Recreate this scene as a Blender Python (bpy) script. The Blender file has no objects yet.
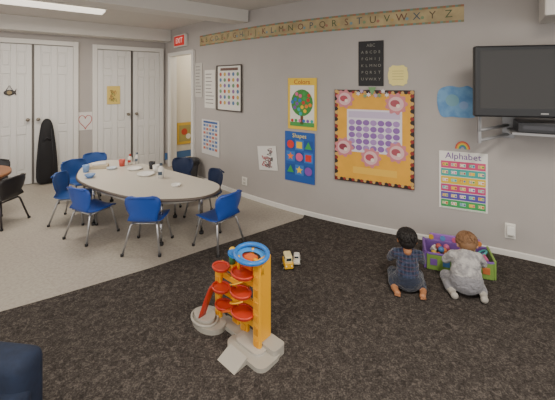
import bpy, bmesh, math, random
import numpy as np
from mathutils import Vector, Matrix
random.seed(4)
F=330.0; H=1.5; CX=277.5; HY=82.0
sc=bpy.context.scene
def lin(c):
    c=c/255.0
    return c/12.92 if c<=0.04045 else ((c+0.055)/1.055)**2.4
def C(h):
    return (lin(int(h[0:2],16)),lin(int(h[2:4],16)),lin(int(h[4:6],16)),1)
_m={}
def M(h,rough=0.6,metal=0.0,noise=0.0,nscale=40,emit=0,bump=0.0,name=None,h2=None,folds=0.0):
    k=(h,rough,metal,noise,nscale,emit,bump,name,h2,folds)
    if k in _m: return _m[k]
    m=bpy.data.materials.new(name or ('mat_'+h)); m.use_nodes=True
    nt=m.node_tree; b=nt.nodes['Principled BSDF']
    b.inputs['Base Color'].default_value=C(h); b.inputs['Roughness'].default_value=rough
    b.inputs['Metallic'].default_value=metal
    if emit:
        b.inputs['Emission Color'].default_value=C(h); b.inputs['Emission Strength'].default_value=emit
    if noise or bump or h2:
        tc=nt.nodes.new('ShaderNodeTexCoord'); n=nt.nodes.new('ShaderNodeTexNoise')
        n.inputs['Scale'].default_value=nscale; n.inputs['Detail'].default_value=4
        nt.links.new(tc.outputs['Object'],n.inputs['Vector'])
        if noise or h2:
            r=nt.nodes.new('ShaderNodeValToRGB'); c=C(h)
            if h2:
                r.color_ramp.elements[0].color=c; r.color_ramp.elements[1].color=C(h2)
                r.color_ramp.elements[0].position=0.42; r.color_ramp.elements[1].position=0.58
            else:
                r.color_ramp.elements[0].color=tuple(x*(1-noise) for x in c[:3])+(1,)
                r.color_ramp.elements[1].color=tuple(min(1,x*(1+noise)) for x in c[:3])+(1,)
                r.color_ramp.elements[0].position=0.3; r.color_ramp.elements[1].position=0.7
            nt.links.new(n.outputs['Fac'],r.inputs['Fac']); nt.links.new(r.outputs['Color'],b.inputs['Base Color'])
        if bump:
            bp=nt.nodes.new('ShaderNodeBump'); bp.inputs['Strength'].default_value=bump; bp.inputs['Distance'].default_value=0.01
            nt.links.new(n.outputs['Fac'],bp.inputs['Height']); nt.links.new(bp.outputs['Normal'],b.inputs['Normal'])
    if folds: add_folds(nt,b,folds)
    _m[k]=m; return m
def add_folds(nt,b,s):
    tc=nt.nodes.new('ShaderNodeTexCoord'); mp=nt.nodes.new('ShaderNodeMapping'); mp.inputs['Scale'].default_value=(1,1,2.2)
    n=nt.nodes.new('ShaderNodeTexNoise'); n.inputs['Scale'].default_value=11; n.inputs['Detail'].default_value=3; n.inputs['Distortion'].default_value=1.4
    n2=nt.nodes.new('ShaderNodeTexNoise'); n2.inputs['Scale'].default_value=220
    ma=nt.nodes.new('ShaderNodeMath'); ma.operation='MULTIPLY_ADD'; ma.inputs[1].default_value=.06
    bp=nt.nodes.new('ShaderNodeBump'); bp.inputs['Strength'].default_value=s; bp.inputs['Distance'].default_value=0.03
    nt.links.new(tc.outputs['Object'],mp.inputs[0]); nt.links.new(mp.outputs[0],n.inputs['Vector']); nt.links.new(tc.outputs['Object'],n2.inputs['Vector'])
    nt.links.new(n2.outputs['Fac'],ma.inputs[0]); nt.links.new(n.outputs['Fac'],ma.inputs[2]); nt.links.new(ma.outputs[0],bp.inputs['Height']); nt.links.new(bp.outputs['Normal'],b.inputs['Normal'])
    b.inputs['Sheen Weight'].default_value=.3; b.inputs['Specular IOR Level'].default_value=.15
def T(x=0,y=0,z=0): return Matrix.Translation((x,y,z))
def RZ(a): return Matrix.Rotation(a,4,'Z')
def RX(a): return Matrix.Rotation(a,4,'X')
def RY(a): return Matrix.Rotation(a,4,'Y')
I4=Matrix.Identity(4)
class B:
    def __init__(s): s.bm=bmesh.new(); s.mats=[]
    def mi(s,m):
        if m not in s.mats: s.mats.append(m)
        return s.mats.index(m)
    def _f(s,verts,mat,X,smooth=False):
        fs=set()
        for v in verts:
            v.co=X@v.co
            for f in v.link_faces: fs.add(f)
        i=s.mi(mat)
        for f in fs: f.material_index=i; f.smooth=smooth
    def box(s,c,sz,mat,X=I4,bev=0,R=I4,seg=2):
        r=bmesh.ops.create_cube(s.bm,size=1); vs=r['verts']
        for v in vs: v.co=Vector((v.co.x*sz[0],v.co.y*sz[1],v.co.z*sz[2]))
        if bev>0:
            es=list({e for v in vs for e in v.link_edges})
            rr=bmesh.ops.bevel(s.bm,geom=es,offset=bev,segments=seg,affect='EDGES',profile=0.5)
            vs=list({v for f in rr['faces'] for v in f.verts}|{v for v in vs if v.is_valid})
        s._f(vs,mat,X@T(*c)@R,bev>0.012)
    def sph(s,c,r,mat,X=I4,R=I4,u=16,v=10):
        if not hasattr(r,'__len__'): r=(r,r,r)
        q=bmesh.ops.create_uvsphere(s.bm,u_segments=u,v_segments=v,radius=1)
        s._f(q['verts'],mat,X@T(*c)@R@Matrix.Diagonal((r[0],r[1],r[2],1)),True)
    def cyl(s,c,r,h,mat,X=I4,r2=None,seg=24,R=I4,smooth=True):
        q=bmesh.ops.create_cone(s.bm,cap_ends=True,segments=seg,radius1=r,radius2=r if r2 is None else r2,depth=h)
        s._f(q['verts'],mat,X@T(*c)@R,False)
        if smooth:
            for f in {f for v in q['verts'] for f in v.link_faces}:
                if len(f.verts)==4: f.smooth=True
    def mesh(s,vs,fs,mat,X=I4,smooth=False):
        V=[s.bm.verts.new(X@Vector(v)) for v in vs]; i=s.mi(mat)
        for f in fs:
            try:
                q=s.bm.faces.new([V[k] for k in f]); q.material_index=i; q.smooth=smooth
            except ValueError: pass
    def tube(s,pts,r,mat,X=I4,seg=10,closed=False,round_=False):
        pts=[Vector(p) for p in pts]; n=len(pts)
        rs=list(r) if hasattr(r,'__len__') else [r]*n
        if round_ and not closed:
            def cap(p,d,rr,flip):
                out=[]
                for a in (80,60,35):
                    aa=math.radians(a); out.append((p+d*rr*math.sin(aa),rr*math.cos(aa)))
                return out
            d0=(pts[0]-pts[1]).normalized(); d1=(pts[-1]-pts[-2]).normalized()
            a=cap(pts[0],d0,rs[0],0); b=cap(pts[-1],d1,rs[-1],0)[::-1]
            pts=[p for p,_ in a]+pts+[p for p,_ in b]; rs=[q for _,q in a]+rs+[q for _,q in b]; n=len(pts)
        rings=[]; N=None
        for i,p in enumerate(pts):
            if closed: t=(pts[(i+1)%n]-pts[i-1])
            else: t=(pts[min(i+1,n-1)]-pts[max(i-1,0)])
            t.normalize()
            if N is None:
                N=t.orthogonal().normalized()
            else:
                N=(N-t*N.dot(t)); 
                if N.length<1e-6: N=t.orthogonal()
                N.normalize()
            b=t.cross(N)
            rings.append([p+(N*math.cos(2*math.pi*k/seg)+b*math.sin(2*math.pi*k/seg))*rs[i] for k in range(seg)])
        vs=[v for R_ in rings for v in R_]; fs=[]
        m=n if closed else n-1
        for i in range(m):
            j=(i+1)%n
            for k in range(seg):
                l=(k+1)%seg; fs.append((i*seg+k,i*seg+l,j*seg+l,j*seg+k))
        if not closed:
            fs.append(tuple(range(seg))[::-1]); fs.append(tuple((n-1)*seg+k for k in range(seg)))
        s.mesh(vs,fs,mat,X,True)
    def prism(s,out,z0,z1,mat,X=I4,side=None,smooth=False):
        n=len(out)
        s.mesh([(p[0],p[1],z1) for p in out],[tuple(range(n))],mat,X)
        s.mesh([(p[0],p[1],z0) for p in out],[tuple(range(n))[::-1]],side or mat,X)
        vs=[(p[0],p[1],z0) for p in out]+[(p[0],p[1],z1) for p in out]
        s.mesh(vs,[(i,(i+1)%n,n+(i+1)%n,n+i) for i in range(n)],side or mat,X,smooth)
    def flat(s,out,z,mat,X=I4):
        s.mesh([(p[0],p[1],z) for p in out],[tuple(range(len(out)))],mat,X)
    def rect(s,x0,y0,x1,y1,z,mat,X=I4): s.flat([(x0,y0),(x1,y0),(x1,y1),(x0,y1)],z,mat,X)
    def disc(s,x,y,r,z,mat,X=I4,n=20,ry=None):
        ry=ry or r
        s.flat([(x+r*math.cos(2*math.pi*k/n),y+ry*math.sin(2*math.pi*k/n)) for k in range(n)],z,mat,X)
    def surf(s,g,th,mat,X=I4):
        nr=len(g); nc=len(g[0]); g=[[Vector(p) for p in r] for r in g]
        off=[]
        for i in range(nr):
            for j in range(nc):
                a=g[min(i+1,nr-1)][j]-g[max(i-1,0)][j]; b=g[i][min(j+1,nc-1)]-g[i][max(j-1,0)]
                off.append(a.cross(b).normalized()*th)
        vs=[p for r in g for p in r]; vs2=[v+o for v,o in zip(vs,off)]; N=len(vs); fs=[]
        for i in range(nr-1):
            for j in range(nc-1):
                a,b,c,d=i*nc+j,i*nc+j+1,(i+1)*nc+j+1,(i+1)*nc+j
                fs.append((a,b,c,d)); fs.append((N+d,N+c,N+b,N+a))
        bd=[j for j in range(nc)]+[i*nc+nc-1 for i in range(1,nr)]+[(nr-1)*nc+j for j in range(nc-2,-1,-1)]+[i*nc for i in range(nr-2,0,-1)]
        for k in range(len(bd)):
            a,b=bd[k],bd[(k+1)%len(bd)]; fs.append((b,a,N+a,N+b))
        s.mesh(vs+vs2,fs,mat,X,True)
    def text(s,t,x,y,z,size,mat,X=I4,ext=0):
        cu=bpy.data.curves.new('t','FONT'); cu.body=t; cu.size=size; cu.align_x='CENTER'; cu.align_y='CENTER'; cu.resolution_u=2
        o=bpy.data.objects.new('t',cu); sc.collection.objects.link(o)
        bpy.context.view_layer.update()
        me=o.evaluated_get(bpy.context.evaluated_depsgraph_get()).to_mesh()
        s.mesh([(v.co.x+x,v.co.y+y,z) for v in me.vertices],[tuple(p.vertices) for p in me.polygons],mat,X)
        bpy.data.objects.remove(o); bpy.data.curves.remove(cu)
    def make(s,name,X=I4,parent=None,recalc=False):
        if recalc: bmesh.ops.recalc_face_normals(s.bm,faces=s.bm.faces)
        me=bpy.data.meshes.new(name); s.bm.to_mesh(me); s.bm.free()
        for m in s.mats: me.materials.append(m)
        o=bpy.data.objects.new(name,me); sc.collection.objects.link(o)
        o.matrix_world=X
        if parent: o.parent=parent
        return o
def catmull(pts,n=6):
    out=[];N=len(pts)
    for i in range(N):
        p0,p1,p2,p3=[Vector(pts[(i+k)%N]) for k in(-1,0,1,2)]
        for j in range(n):
            t=j/n
            out.append(0.5*((2*p1)+(p2-p0)*t+(2*p0-5*p1+4*p2-p3)*t*t+(3*p1-p0-3*p2+p3)*t**3))
    return out
def rrect(w,h,r,n=5,cx=0,cy=0):
    o=[]
    for sx,sy,a0 in((1,1,0),(-1,1,90),(-1,-1,180),(1,-1,270)):
        for k in range(n+1):
            a=math.radians(a0+90*k/n); o.append((cx+sx*(w/2-r)+r*math.cos(a),cy+sy*(h/2-r)+r*math.sin(a)))
    return o
def gp(px,py,h=0.0):
    z=F*(H-h)/(py-HY); return Vector(((px-CX)/F*z,z,h))
# ---------------- camera
cam=bpy.data.cameras.new('camera'); co=bpy.data.objects.new('camera',cam); sc.collection.objects.link(co)
co.location=(0,0,H); co.rotation_euler=(math.pi/2,0,0); cam.sensor_width=36; cam.lens=36*F/555; cam.shift_y=-(200-HY)/555
cam.clip_start=0.05; sc.camera=co
# ---------------- wall curve in plan
bp=[(165,163),(195,177),(225,191),(262,203),(300,213),(350,225),(400,235.5),(445,244.5),(500,255),(555,266)]
pf=np.polyfit([p[0]/100 for p in bp],[p[1] for p in bp],3)
def wxy(px):
    y=float(np.polyval(pf,px/100)); z=F*H/(y-HY); return Vector(((px-CX)/F*z,z))
class RW:
    def at(s,px):
        p=wxy(px); t=(wxy(px+1)-wxy(px-1)).normalized(); return p,t
class BW:
    P=wxy(165); t=Vector((0.791,0.612)).normalized()
    def at(s,px):
        k=(px-CX)/F
        a=(k*s.P.y-s.P.x)/(s.t.x-k*s.t.y); return s.P+s.t*a,s.t
rw=RW(); bw=BW()
def fr(w,px,zc,off=0.01):
    p,t=w.at(px); n=Vector((t.y,-t.x))
    o=p+n*off
    return Matrix(((t.x,0,n.x,o.x),(t.y,0,n.y,o.y),(0,1,0,zc),(0,0,0,1)))
def place(w,px0,px1,py0,py1,off=0.01):
    pc=(px0+px1)/2; p,_=w.at(pc)
    wd=(w.at(px1)[0]-w.at(px0)[0]).length
    z1=H-(py0-HY)*p.y/F; z0=H-(py1-HY)*p.y/F
    return fr(w,pc,(z0+z1)/2,off),wd,z1-z0
CE=2.42
# ---------------- room materials
wallm=M('AFA9A5',0.75,noise=0.03,nscale=3,name='wall_paint')
ceilm=M('CFCAC4',0.85,noise=0.03,nscale=60,bump=0.1,name='ceiling_paint')
white=M('DEDBD6',0.45,name='white_trim'); beamm=M('D6D2CC',0.7)
def nodemat(name):
    m=bpy.data.materials.new(name); m.use_nodes=True; return m,m.node_tree,m.node_tree.nodes['Principled BSDF']
carpet,nt,b=nodemat('carpet_charcoal')
tc=nt.nodes.new('ShaderNodeTexCoord')
n1=nt.nodes.new('ShaderNodeTexNoise'); n1.inputs['Scale'].default_value=34; n1.inputs['Detail'].default_value=3; n1.inputs['Distortion'].default_value=1.0
n2=nt.nodes.new('ShaderNodeTexNoise'); n2.inputs['Scale'].default_value=120; n2.inputs['Detail'].default_value=2
mx=nt.nodes.new('ShaderNodeMath'); mx.operation='MULTIPLY_ADD'; mx.inputs[1].default_value=0.5
for n in(n1,n2): nt.links.new(tc.outputs['Object'],n.inputs['Vector'])
ms=nt.nodes.new('ShaderNodeMath'); ms.operation='MULTIPLY'; ms.inputs[1].default_value=0.5
nt.links.new(n2.outputs['Fac'],ms.inputs[0]); nt.links.new(n1.outputs['Fac'],mx.inputs[0]); nt.links.new(ms.outputs[0],mx.inputs[2])
rp=nt.nodes.new('ShaderNodeValToRGB'); e=rp.color_ramp.elements
e[0].position=0.38; e[0].color=C('312D2B'); e[1].position=0.64; e[1].color=C('625B56')
q=rp.color_ramp.elements.new(0.5); q.color=C('433E3B')
nt.links.new(mx.outputs[0],rp.inputs['Fac']); nt.links.new(rp.outputs['Color'],b.inputs['Base Color'])
b.inputs['Roughness'].default_value=0.95; b.inputs['Specular IOR Level'].default_value=0.1
bu=nt.nodes.new('ShaderNodeBump'); bu.inputs['Strength'].default_value=0.3; bu.inputs['Distance'].default_value=0.01
nt.links.new(mx.outputs[0],bu.inputs['Height']); nt.links.new(bu.outputs['Normal'],b.inputs['Normal'])
tile,nt,b=nodemat('vinyl_tile')
tc=nt.nodes.new('ShaderNodeTexCoord'); mp=nt.nodes.new('ShaderNodeMapping'); mp.inputs['Rotation'].default_value=(0,0,0.66)
br=nt.nodes.new('ShaderNodeTexBrick'); br.offset=0; br.inputs['Scale'].default_value=3.3; br.inputs['Brick Width'].default_value=1; br.inputs['Row Height'].default_value=1
br.inputs['Mortar Size'].default_value=0.004; br.inputs['Color1'].default_value=C('ADA599'); br.inputs['Color2'].default_value=C('A9A095'); br.inputs['Mortar'].default_value=C('9C9489')
n=nt.nodes.new('ShaderNodeTexNoise'); n.inputs['Scale'].default_value=45; n.inputs['Detail'].default_value=5
rp=nt.nodes.new('ShaderNodeValToRGB'); rp.color_ramp.elements[0].position=0.35; rp.color_ramp.elements[0].color=(0.8,0.8,0.8,1); rp.color_ramp.elements[1].position=0.65
mm=nt.nodes.new('ShaderNodeMixRGB'); mm.blend_type='MULTIPLY'; mm.inputs[0].default_value=1
nt.links.new(tc.outputs['Object'],mp.inputs['Vector']); nt.links.new(mp.outputs[0],br.inputs['Vector']); nt.links.new(tc.outputs['Object'],n.inputs['Vector'])
nt.links.new(n.outputs['Fac'],rp.inputs['Fac']); nt.links.new(br.outputs['Color'],mm.inputs[1]); nt.links.new(rp.outputs['Color'],mm.inputs[2]); nt.links.new(mm.outputs[0],b.inputs['Base Color'])
b.inputs['Roughness'].default_value=0.5
# ---------------- floor, carpet
k=B(); k.box((-0.5,3.2,-0.05),(11,10,0.1),tile); k.make('floor')
samples=[wxy(p) for p in range(165,556,5)]
tl=(samples[-1]-samples[-2]).normalized()
ext=[samples[-1]+tl*d for d in (0.5,1.0,1.6,2.4)]
edge=[gp(303,218.5),gp(250,236),gp(200,252),gp(150,269),gp(100,284),gp(50,299),gp(0,313),Vector((-3.2,1.25,0)),Vector((-4.5,0.4,0))]
wl=[wxy(p) for p in range(305,556,10)]+ext
out=[(-4.5,-1.5),(ext[-1].x,-1.5)]+[(p.x-.01,p.y-.015) for p in wl[::-1]]+[(p.x,p.y) for p in edge]
k=B(); k.prism(out,0.0,0.008,carpet,side=M('2C2827')); k.make('carpet')
# ---------------- walls
DT=1.98
k=B(); allp=samples+ext
for i in range(len(allp)-1):
    a,c=allp[i],allp[i+1]; px=165+5*i; z0=DT if (170<=px<195) else 0
    k.mesh([(a.x,a.y,z0),(c.x,c.y,z0),(c.x,c.y,CE),(a.x,a.y,CE)],[(0,1,2,3)],wallm,smooth=True)
o=k.make('wall_right')
bm=bmesh.new(); bm.from_mesh(o.data); bmesh.ops.remove_doubles(bm,verts=bm.verts,dist=1e-4); bm.to_mesh(o.data); bm.free()
def XY(w,px,du=0,dn=0):
    p,t=w.at(px); n=Vector((t.y,-t.x)); return p+t*du+n*dn
t=bw.t; nb=Vector((t.y,-t.x)); P0=samples[0]; PL=P0-t*4.6
k=B(); k.mesh([(PL.x,PL.y,0),(P0.x,P0.y,0),(P0.x,P0.y,CE),(PL.x,PL.y,CE)],[(0,1,2,3)],wallm); k.make('wall_back')
k=B(); k.box((-0.5,3.2,CE+0.05),(11,10,0.1),ceilm); k.make('ceiling')
ang=math.atan2(t.y,t.x)
k=B(); L=4.6; c=P0-t*(L/2)+nb*0.15; k.box((c.x,c.y,2.32),(L,0.3,0.2),beamm,R=RZ(ang)); k.make('trim_soffit')
pA=XY(rw,243,0,0); c=pA-t*2.35; k=B(); k.box((c.x,c.y,2.345),(4.7,0.26,0.15),beamm,R=RZ(ang)); k.make('trim_beam')
p=XY(rw,556,0.14,0.22); a2=math.atan2(tl.y,tl.x)
k=B(); k.box((p.x,p.y,2.20),(0.5,0.42,0.44),beamm,R=RZ(a2),bev=0.01); k.make('trim_bulkhead')
def strip(pts,z0,z1,th,mat,name):
    k=B(); n=len(pts); g=[]
    vs=[]
    for i,p in enumerate(pts):
        tt=(pts[min(i+1,n-1)]-pts[max(i-1,0)]).normalized(); nn=Vector((tt.y,-tt.x)); a=p+nn*0.001; b_=p+nn*th
        vs+=[(a.x,a.y,z0),(b_.x,b_.y,z0),(b_.x,b_.y,z1-0.006),(b_.x-nn.x*.006,b_.y-nn.y*.006,z1),(a.x,a.y,z1)]
    fs=[]
    for i in range(n-1):
        for j in range(5): fs.append((i*5+j,(i+1)*5+j,(i+1)*5+(j+1)%5,i*5+(j+1)%5))
    fs+=[(4,3,2,1,0),tuple((n-1)*5+j for j in range(5))]
    k.mesh(vs,fs,mat); return k.make(name,recalc=True)
strip([wxy(p) for p in range(198,556,5)]+ext,0,0.055,0.014,white,'baseboard_right')
strip([XY(bw,80),XY(bw,92)],0,0.08,0.014,white,'baseboard_back')
# ---------------- panel doors
dm=M('DCDAD7',0.4,name='door_white'); kn=M('8A8378',0.3,0.8)
def panel_door(name,w,px0,px1,ht,knob=1,off=0.004,kh=0.95):
    wd=(w.at(px1)[0]-w.at(px0)[0]).length; X=fr(w,(px0+px1)/2,0,off)
    m=(w.at(px0)[0]+w.at(px1)[0])/2; nrm=Vector((X[0][2],X[1][2])); X[0][3]=m.x+nrm.x*off; X[1][3]=m.y+nrm.y*off
    k=B(); k.box((0,ht/2+0.005,0.012),(wd-0.006,ht-0.01,0.02),dm)
    st=wd*0.17; f=0.013
    pw=(wd-3*st)/2
    rows=[(0.10,0.36),(0.41,0.79),(0.84,0.95)]
    zf=0.022
    for x in(-wd/2+st/2,0,wd/2-st/2): k.box((x,ht/2,zf+f/2),(st-0.006,ht-0.012,f),dm,bev=0.004,seg=1)
    ys=[0.006]+[v*ht for r in rows for v in r]+[ht-0.006]
    for i in range(0,len(ys),2):
        for x in(-(pw+st)/2,(pw+st)/2): k.box((x,(ys[i]+ys[i+1])/2,zf+f/2),(pw+0.004,ys[i+1]-ys[i],f-0.001),dm,bev=0.003,seg=1)
    for r in rows:
        for x in(-(pw+st)/2,(pw+st)/2):
            k.box((x,(r[0]+r[1])/2*ht,zf+0.003),(pw-0.03,(r[1]-r[0])*ht-0.04,0.012),dm,bev=0.005,seg=1)
    kx=knob*(wd/2-0.05)
    k.cyl((kx,kh,zf+0.02),0.022,0.02,kn); k.cyl((kx,kh,zf+0.035),0.01,0.03,kn); k.sph((kx,kh,zf+0.06),0.026,kn)
    return k.make(name,X)
panel_door('door_1',bw,-6,32,2.05,knob=1); panel_door('door_2',bw,34,73,2.05,knob=-1)
panel_door('door_3',bw,97,130.5,2.03,knob=1); panel_door('door_4',bw,132.5,159,2.03,knob=-1)
def casing(name,w,px0,px1,ht,cw=0.07,off=0.002,mid=None):
    a=w.at(px0)[0]; c=w.at(px1)[0]; wd=(c-a).length; X=fr(w,(px0+px1)/2,0,off); m=(a+c)/2; X[0][3]=m.x+X[0][2]*off; X[1][3]=m.y+X[1][2]*off
    k=B()
    for s in(-1,1): k.box((s*(wd/2+cw/2),(ht+cw)/2,0.022),(cw,ht+cw,0.044),white,bev=0.006)
    k.box((0,ht+cw/2,0.022),(wd,cw,0.043),white,bev=0.006)
    if mid: 
        md=(w.at(mid)[0]-m).dot(w.at(mid)[1]); k.box((md,ht/2,0.018),(0.012,ht,0.034),M('6E6A66'))
    return k.make(name,X)
casing('trim_1',bw,-6,73,2.06,mid=33); casing('trim_2',bw,97,159,2.04,mid=131.5)
casing('trim_3',rw,171.5,193.5,1.95,cw=0.06)
# side room behind doorway
pj=wxy(170); pk=wxy(195); tt=(pk-pj).normalized(); nn=Vector((-tt.y,tt.x))
cream=M('DDD6C6',0.7)
qa=pj-tt*0.05; qb=pk+tt*0.1
def wq(k,a,c,mat,z1=CE): k.mesh([(a.x,a.y,0),(c.x,c.y,0),(c.x,c.y,z1),(a.x,a.y,z1)],[(0,1,2,3)],mat)
k=B(); wq(k,qa,qa+nn*1.6,cream); k.make('wall_side_room_left')
k=B(); wq(k,qa+nn*1.6,qb+nn*1.6,cream); k.make('wall_side_room_back')
k=B(); wq(k,qb+nn*1.6,qb+nn*.05,cream); k.make('wall_side_room_right')
k=B()
for p in(pj,pk):
    c=p+nn*0.06; k.box((c.x,c.y,DT/2),(0.02,0.12,DT),white,R=RZ(math.atan2(tt.y,tt.x)))
c=(pj+pk)/2+nn*0.06; k.box((c.x,c.y,DT-0.01),((pk-pj).length,0.12,0.02),white,R=RZ(math.atan2(tt.y,tt.x)))
k.make('trim_jamb')
Xs=Matrix(((nn.x,0,tt.x,qa.x+nn.x*0.32+tt.x*.01),(nn.y,0,tt.y,qa.y+nn.y*0.32+tt.y*.01),(0,1,0,0.55),(0,0,0,1)))
k=B(); k.box((0,0,0),(0.34,0.4,0.006),M('D8B040',0.6)); k.rect(-.13,-.15,.13,.15,.005,M('A89A5A')); k.disc(-.03,.03,.06,.006,M('C04A30')); k.disc(.05,-.06,.05,.006,M('E8E0D0')); k.make('classroom_poster',Xs)
k=B(); k.box((0,0,0),(1.2,0.12,0.006),M('4A6FA0',0.6)); k.make('trim_side_stripe',Xs@T(0.2,-.38,0))
# light fixtures
def fixture(name,c,L=1.25,W=0.26,st=6,pw=25):
    X=T(c[0],c[1],0)@RZ(ang)
    k=B(); k.box((0,0,CE-0.02),(L,W,0.04),M('E6E4DE',0.5),X=I4,bev=0.004)
    k.box((0,0,CE-0.055),(L-0.04,W-0.04,0.03),M('FFF6E6',0.4,emit=st),bev=0.01)
    k.make(name,X)
    l=bpy.data.lights.new(name+'_lamp','AREA'); l.shape='RECTANGLE'; l.size=L; l.size_y=W; l.energy=pw; l.color=(1,0.92,0.80)
    o=bpy.data.objects.new(name+'_lamp',l); sc.collection.objects.link(o); o.matrix_world=X@T(0,0,CE-0.08)
fixture('ceiling_light',(-2.66,3.72),L=1.3,st=1.6,pw=42)
fixture('ceiling_light',(1.0,0.9),st=2,pw=55)  # unseen fixture over the carpet, added for diffuse room light
fixture('ceiling_light',(-1.2,0.4),st=2,pw=46)  # another fixture out of view, added to even out the lighting
l=bpy.data.lights.new('side_room_lamp','POINT'); l.energy=18; l.color=(1,0.93,0.82); l.shadow_soft_size=0.1
o=bpy.data.objects.new('side_room_lamp',l); sc.collection.objects.link(o); c=(qa+qb)/2+nn*0.8; o.location=(c.x,c.y,2.1)
w=bpy.data.worlds.new('world'); sc.world=w; w.use_nodes=True; w.node_tree.nodes['Background'].inputs[0].default_value=(1,0.965,0.92,1); w.node_tree.nodes['Background'].inputs[1].default_value=1.6
# ---------------- posters
paper=M('DEDBD4',0.7); red=M('C2342C',0.6); blk=M('1C1B1D',0.6)
def poster(name,w,px0,px1,py0,py1,bg,draw=None,off=0.006,rot=0):
    X,wd,ht=place(w,px0,px1,py0,py1,off); k=B(); k.box((0,0,0),(wd,ht,0.004),bg)
    if draw: draw(k,wd,ht)
    return k.make(name,X@RZ(rot))
pal=['C0392B','2E6FB8','E8B923','3E9A4A','7B4FA0','E07B2A','D8608E','35A6A6']
def d_alpha(k,w,h):
    k.text('Alphabet',0,h*0.42,.004,h*0.15,M('6A3A90'))
    cols=['D04A78','3FA8A0','E0BC30','C8407A','5A4FA8','3FA05A']
    n=6
    for i in range(n):
        y1=h*0.33-i*h*0.135; y0=y1-h*0.125; k.rect(-w*.46,y0,w*.46,y1,.003,M(cols[i]))
        for j in range(5):
            x=-w*.37+j*w*.185; k.rect(x-w*.06,y0+h*.038,x+w*.06,y1-h*.034,.004,M(['E8C860','F0DCA0','F2EEE6','A8D8C8'][(i+j)%4]))
            L=chr(65+(i*5+j)%26); k.text(L,x-w*.03,(y0+y1)/2,.005,h*.065,M(pal[(i*3+j)%8])); k.disc(x+w*.035,(y0+y1)/2,w*.022,.005,M(pal[(i+2*j+3)%8]),n=8)
    k.rect(-w*.46,-h*.49,w*.46,-h*.485,.003,M('4AA65A'))
poster('alphabet_poster',rw,438.5,487,152,210,M('E9E6E0'),d_alpha)
def d_colors(k,w,h):
    k.rect(-w*.42,-h*.44,w*.42,h*.36,.003,M('E9E6D8')); k.text('Colors',0,h*.42,.004,h*.13,M('B03028'))
    k.rect(-w*.05,-h*.4,w*.05,0,.004,M('6B4528')); k.disc(0,h*.02,w*.38,.0045,M('3F8A3C'),ry=h*.26)
    for i in range(18):
        a=i*2.4; r=math.sqrt((i+.5)/18); k.disc(math.cos(a)*w*.34*r,h*.02+math.sin(a)*h*.23*r,w*.058,.005+.0001*i,M(pal[i%8]),n=10)
    k.rect(-w*.42,-h*.44,w*.42,-h*.36,.004,M('4C9A4A'))
    for i in range(6): k.disc(-w*.34+i*w*.137,-h*.33,w*.05,.006,M(pal[(i*3)%8]),n=10)
poster('colors_poster',rw,288,316.5,78,129.5,M('E8C23A'),d_colors)
def star(k,x,y,r,z,m,n=5):
    k.flat([(x+(r if i%2==0 else r*.45)*math.sin(math.pi*i/n),y+(r if i%2==0 else r*.45)*math.cos(math.pi*i/n)) for i in range(2*n)],z,m)
def d_shapes(k,w,h):
    k.text('Shapes',0,h*.42,.004,h*.12,M('F0E060'))
    pos=[(-.3,.24),(0,.24),(.3,.24),(-.3,0),(0,0),(.3,0),(-.3,-.26),(0,-.26),(.3,-.26)]
    for i,(x,y) in enumerate(pos):
        x*=w;y*=h;r=w*.12;m=M(['D8382E','F0C830','3FA050','F08030','D8608E','D8382E','3FA050','F0C830','8A50B0'][i])
        k.rect(x-w*.145,y-h*.1,x+w*.145,y+h*.1,.003,M('3A78C0' if i%2 else '1F4E98'))
        if i%4==0: k.disc(x,y,r,.005,m)
        elif i%4==1: k.rect(x-r*.8,y-r*.8,x+r*.8,y+r*.8,.005,m)
        elif i%4==2: k.flat([(x-r,y-r*.8),(x+r,y-r*.8),(x,y+r)],.005,m)
        else: star(k,x,y,r,.005,m)
poster('shapes_poster',rw,285,314.5,132,182,M('2458A8'),d_shapes)
def d_abc(k,w,h):
    k.text('ABC',0,h*.4,.003,h*.1,M('7F7C76')); s='ABCDEFGHIJKLMNOPQRSTUVWXYZ'
    for i in range(25): k.text(s[i],-w*.34+(i%5)*w*.17,h*.25-(i//5)*h*.15,.003,h*.09,M('87837C'))
poster('letter_chart',rw,358.5,383.5,41,86,blk,d_abc)
X,wd,ht=place(rw,388,408,65,86,0.006); k=B(); pts=[]
for i in range(64):
    a=2*math.pi*i/64; r=1+0.04*math.cos(10*a); e=0.55; cx=abs(math.cos(a))**e*(1 if math.cos(a)>0 else -1); sy=abs(math.sin(a))**e*(1 if math.sin(a)>0 else -1); pts.append((cx*wd/2*r*.97,sy*ht/2*r*.97))
k.prism(pts,-.002,.002,M('EBDC8C'))
for i in range(4): k.rect(-wd*.28,ht*.2-i*ht*.13,wd*.28,ht*.22-i*ht*.13,.004,M('B8A868'))
k.make('yellow_note',X)
X,wd,ht=place(rw,437,475,86,118,0.006); k=B()
pts=catmull([(-.5,-.1,0),(-.47,.35,0),(-.2,.5,0),(.1,.46,0),(.32,.5,0),(.5,.3,0),(.49,-.15,0),(.47,-.45,0),(.15,-.48,0),(-.1,-.46,0),(-.38,-.46,0)])
k.prism([(p.x*wd,p.y*ht) for p in pts],-.002,.002,M('5A8CBE',h2='74A2CA',nscale=9)); k.disc(-.1*wd,.05*ht,.18*wd,.003,M('78A4B4')); k.disc(.2*wd,-.1*ht,.12*wd,.0035,M('86A2CA'))
k.make('earth_cutout',X)
X,wd,ht=place(rw,455,470,139,149,0.004); k=B()
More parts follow.
